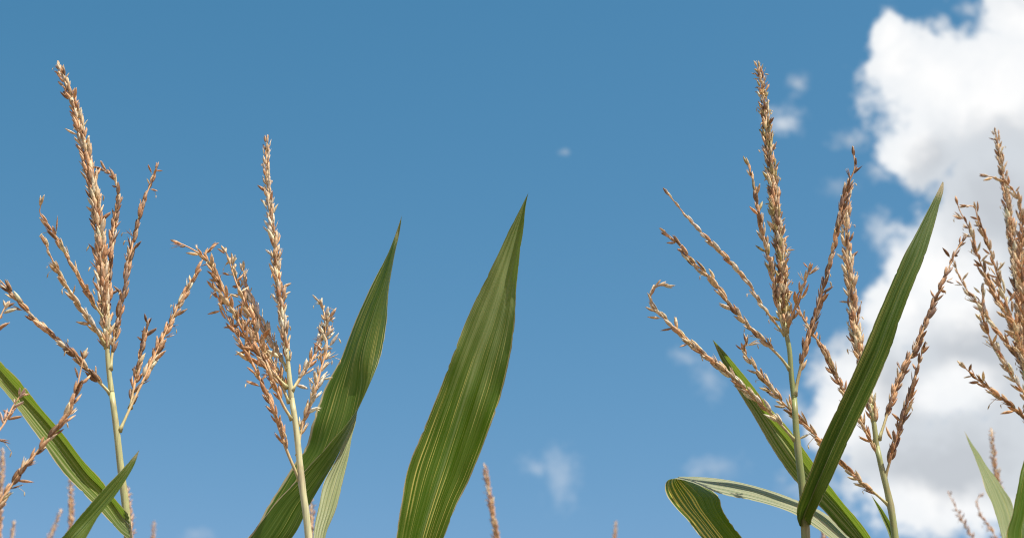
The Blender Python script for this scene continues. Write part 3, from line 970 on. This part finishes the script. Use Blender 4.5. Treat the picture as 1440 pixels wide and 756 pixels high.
# ------------------------------------------------------------------ ground
g, nt = new_mat('field_soil')
ge = node(nt, 'ShaderNodeNewGeometry')
n1 = node(nt, 'ShaderNodeTexNoise')
n1.inputs['Scale'].default_value = 6.0
n1.inputs['Detail'].default_value = 8.0
nt.links.new(ge.outputs['Position'], n1.inputs['Vector'])
cc = mix_c(nt, n1.outputs[0], (0.10, 0.07, 0.045), (0.24, 0.18, 0.11))
pb = node(nt, 'ShaderNodeBsdfPrincipled')
pb.inputs['Roughness'].default_value = 0.95
nt.links.new(cc, pb.inputs['Base Color'])
bp = node(nt, 'ShaderNodeBump')
bp.inputs['Distance'].default_value = 0.03
nt.links.new(n1.outputs[0], bp.inputs['Height'])
nt.links.new(bp.outputs[0], pb.inputs['Normal'])
oo = node(nt, 'ShaderNodeOutputMaterial')
nt.links.new(pb.outputs[0], oo.inputs['Surface'])
mb = MB()
S = 3000.0
mb.v = [Vector((-S, -S, 0)), Vector((S, -S, 0)), Vector((S, S, 0)), Vector((-S, S, 0))]
mb.f, mb.m = [(0, 1, 2, 3)], [0]
go = mb.build('ground', g)
go['kind'] = 'structure'

# ------------------------------------------------------------------ sun and sky
SUN_EL, SUN_AZ = R(64), R(127)            # azimuth clockwise from +Y (the viewing direction)
sd = Vector((math.sin(SUN_AZ) * math.cos(SUN_EL), math.cos(SUN_AZ) * math.cos(SUN_EL), math.sin(SUN_EL)))
sl = bpy.data.lights.new('sun', 'SUN')
sl.energy = 5.0
sl.angle = R(0.53)
sl.color = (1.0, 0.94, 0.84)
so = bpy.data.objects.new('sun', sl)
COL.objects.link(so)
so.rotation_euler = sd.to_track_quat('Z', 'Y').to_euler()

w = bpy.data.worlds.new('World')
scene.world = w
w.use_nodes = True
nt = w.node_tree
nt.nodes.clear()
sky = node(nt, 'ShaderNodeTexSky')
sky.sky_type = 'NISHITA'
sky.sun_disc = False
sky.sun_elevation = SUN_EL
sky.sun_rotation = SUN_AZ
sky.altitude = 100
sky.air_density = 1.0
sky.dust_density = 0.8
sky.ozone_density = 2.2
STR = 0.0965
tc = node(nt, 'ShaderNodeTexCoord')
D = tc.outputs['Generated']


def vdot(a, vec):
    n = nt.nodes.new('ShaderNodeVectorMath')
    n.operation = 'DOT_PRODUCT'
    nt.links.new(a, n.inputs[0])
    n.inputs[1].default_value = vec
    return n.outputs['Value']


# sky directions in a tangent chart round the middle of the cumulus field (units: 1/100 of the photograph's pixels)
fz = vdot(D, (0, CP, SP))
fzc = math_n(nt, 'MAXIMUM', fz, 0.05)
U = math_n(nt, 'MULTIPLY', math_n(nt, 'DIVIDE', vdot(D, (1, 0, 0)), fzc), 7.2 / HALF)
V = math_n(nt, 'MULTIPLY', math_n(nt, 'DIVIDE', vdot(D, (0, -SP, CP)), fzc), 7.2 / HALF)
cb = node(nt, 'ShaderNodeCombineXYZ')
nt.links.new(U, cb.inputs[0])
nt.links.new(V, cb.inputs[1])
UV0 = cb.outputs[0]


def noise(vec, scale, detail, rough=0.55, off=0.0):
    n = node(nt, 'ShaderNodeTexNoise')
    n.inputs['Scale'].default_value = scale
    n.inputs['Detail'].default_value = detail
    n.inputs['Roughness'].default_value = rough
    mp = node(nt, 'ShaderNodeMapping')
    mp.inputs['Location'].default_value = (off, off * 1.7, off * 0.3)
    nt.links.new(vec, mp.inputs['Vector'])
    nt.links.new(mp.outputs[0], n.inputs['Vector'])
    return n


def vop(op, a, b):
    n = nt.nodes.new('ShaderNodeVectorMath')
    n.operation = op
    for i, x in enumerate((a, b)):
        if isinstance(x, tuple):
            n.inputs[i].default_value = x
        else:
            nt.links.new(x, n.inputs[i])
    return n.outputs[0]


wn = noise(UV0, 0.9, 5, 0.6, 3.0)
warp = vop('MULTIPLY', vop('SUBTRACT', wn.outputs['Color'], (0.5, 0.5, 0.5)), (0.75, 0.75, 0.0))
UVW = vop('ADD', UV0, warp)


def blob(x, y, rx, ry=None, vec=None):
    """1 at the middle, 0 at the rim, falling on below; place and size in photograph pixels"""
    ry = ry or rx
    q = vop('MULTIPLY', vop('SUBTRACT', vec or UVW, ((x - 720) / 100, -(y - 378) / 100, 0.0)), (100 / rx, 100 / ry, 0.0))
    n = nt.nodes.new('ShaderNodeVectorMath')
    n.operation = 'LENGTH'
    nt.links.new(q, n.inputs[0])
    return math_n(nt, 'SUBTRACT', 1.0, n.outputs['Value'])


def union(lst):
    r = lst[0]
    for x in lst[1:]:
        n = nt.nodes.new('ShaderNodeMath')
        n.operation = 'SMOOTH_MAX'
        n.inputs[2].default_value = 0.25
        nt.links.new(r, n.inputs[0])
        nt.links.new(x, n.inputs[1])
        r = n.outputs[0]
    return r


big = union([blob(1400, 140, 185, 135), blob(1320, 120, 95, 85), blob(1262, 85, 45, 55), blob(1246, 48, 30, 42), blob(1300, 215, 75, 60), blob(1450, 20, 90, 60),
             blob(1400, 300, 130, 110), blob(1320, 370, 90, 85), blob(1270, 440, 75, 65), blob(1250, 540, 110, 90), blob(1400, 480, 170, 160),
             blob(1190, 590, 60, 60), blob(1340, 660, 190, 120), blob(1560, 300, 220, 420)])
wisps = union([blob(1246, 32, 30, 36), blob(1122, 114, 22, 26), blob(1108, 180, 30, 40), blob(1205, 190, 40, 30), blob(1230, 240, 40, 24), blob(1365, 12, 45, 22),
               blob(1160, 690, 70, 40), blob(1120, 570, 40, 40), blob(1245, 330, 30, 40), blob(1215, 690, 60, 40)])
faint = union([blob(786, 664, 44, 56), blob(752, 662, 44, 30), blob(998, 532, 34, 36), blob(968, 500, 34, 26), blob(1005, 660, 62, 26), blob(793, 222, 9, 9),
               blob(1170, 265, 40, 22), blob(280, 748, 40, 16)])
fb = noise(UVW, 1.6, 9, 0.6, 11.0).outputs[0]
fb2 = noise(UV0, 4.2, 8, 0.65, 23.0).outputs[0]
fbc = math_n(nt, 'SUBTRACT', fb, 0.5)
fb2c = math_n(nt, 'SUBTRACT', fb2, 0.5)
fd = math_n(nt, 'ADD', big, math_n(nt, 'ADD', math_n(nt, 'MULTIPLY', fbc, 0.9), math_n(nt, 'MULTIPLY', fb2c, 0.45)))
dens_big = smooth(nt, fd, -0.02, 0.34)
fw = math_n(nt, 'ADD', wisps, math_n(nt, 'ADD', math_n(nt, 'MULTIPLY', fbc, 1.9), math_n(nt, 'MULTIPLY', fb2c, 1.5)))
dens_w = math_n(nt, 'MULTIPLY', smooth(nt, fw, 0.1, 1.3), 0.6)
nf = math_n(nt, 'ADD', math_n(nt, 'MULTIPLY', fbc, 1.9), math_n(nt, 'MULTIPLY', fb2c, 1.6))
dens_f = math_n(nt, 'MULTIPLY', smooth(nt, math_n(nt, 'ADD', faint, nf), 0.0, 1.35), 0.33)
dens = math_n(nt, 'MAXIMUM', dens_big, math_n(nt, 'MAXIMUM', dens_w, dens_f))
dens = math_n(nt, 'MULTIPLY', dens, smooth(nt, fz, 0.2, 0.4))
# sunlit tops and grey flat undersides of the cumulus
lit = union([blob(1440, 70, 150, 95), blob(1330, 110, 110, 80), blob(1265, 140, 60, 80), blob(1400, 110, 90, 60), blob(1285, 360, 65, 70), blob(1250, 430, 65, 60), blob(1330, 400, 80, 60),
             blob(1190, 570, 60, 70), blob(1340, 545, 60, 36), blob(1250, 725, 110, 40), blob(1110, 180, 60, 60), blob(770, 668, 90, 70), blob(1000, 560, 120, 90),
             blob(1380, 725, 70, 35), blob(1245, 200, 30, 60), blob(1248, 50, 60, 60)])
lt = math_n(nt, 'ADD', lit, math_n(nt, 'ADD', math_n(nt, 'MULTIPLY', fbc, 0.6), math_n(nt, 'MULTIPLY', fb2c, 0.5)))
lt = smooth(nt, lt, -0.5, 0.5)
ccol = mix_c(nt, lt, (0.56, 0.595, 0.64), (1.0, 1.0, 1.0))
thick = smooth(nt, fd, 0.3, 0.9)
ccol = mix_c(nt, math_n(nt, 'MULTIPLY', math_n(nt, 'SUBTRACT', 1.0, thick), 0.45), ccol, (0.78, 0.83, 0.88))
cl10 = mix_c(nt, 1.0, ccol, (0.80 / STR, 0.80 / STR, 0.80 / STR), 'MULTIPLY')
sp = node(nt, 'ShaderNodeSeparateColor')
nt.links.new(sky.outputs[0], sp.inputs[0])
cbn = node(nt, 'ShaderNodeCombineColor')
nt.links.new(math_n(nt, 'MULTIPLY', math_n(nt, 'POWER', sp.outputs[0], 1.9), 0.525), cbn.inputs[0])   # clear deep blue air
nt.links.new(math_n(nt, 'MULTIPLY', sp.outputs[1], 1.11), cbn.inputs[1])
nt.links.new(math_n(nt, 'MULTIPLY', sp.outputs[2], 1.125), cbn.inputs[2])
skyc = cbn.outputs[0]
fin = mix_c(nt, dens, skyc, cl10)
bg = node(nt, 'ShaderNodeBackground')
bg.inputs['Strength'].default_value = STR
nt.links.new(fin, bg.inputs['Color'])
ow = node(nt, 'ShaderNodeOutputWorld')
nt.links.new(bg.outputs[0], ow.inputs['Surface'])

# ------------------------------------------------------------------ camera
cam = bpy.data.cameras.new('camera')
cam.sensor_width = 36.0
cam.lens = 18.0 / HALF
cam.clip_start = 0.05
cam.clip_end = 10000.0
cam.dof.use_dof = True
cam.dof.focus_distance = 1.64
cam.dof.aperture_fstop = 12.0
co = bpy.data.objects.new('camera', cam)
COL.objects.link(co)
co.location = CAM
co.rotation_euler = (R(90) + PITCH, 0, 0)
scene.camera = co

vs = scene.view_settings
vs.view_transform = 'Standard'
vs.look = 'None'
vs.exposure = 0.33
vs.gamma = 1.0
vs.use_curve_mapping = False
scene.cycles.use_denoising = True
scene.cycles.max_bounces = 8
scene.cycles.filter_width = 1.1
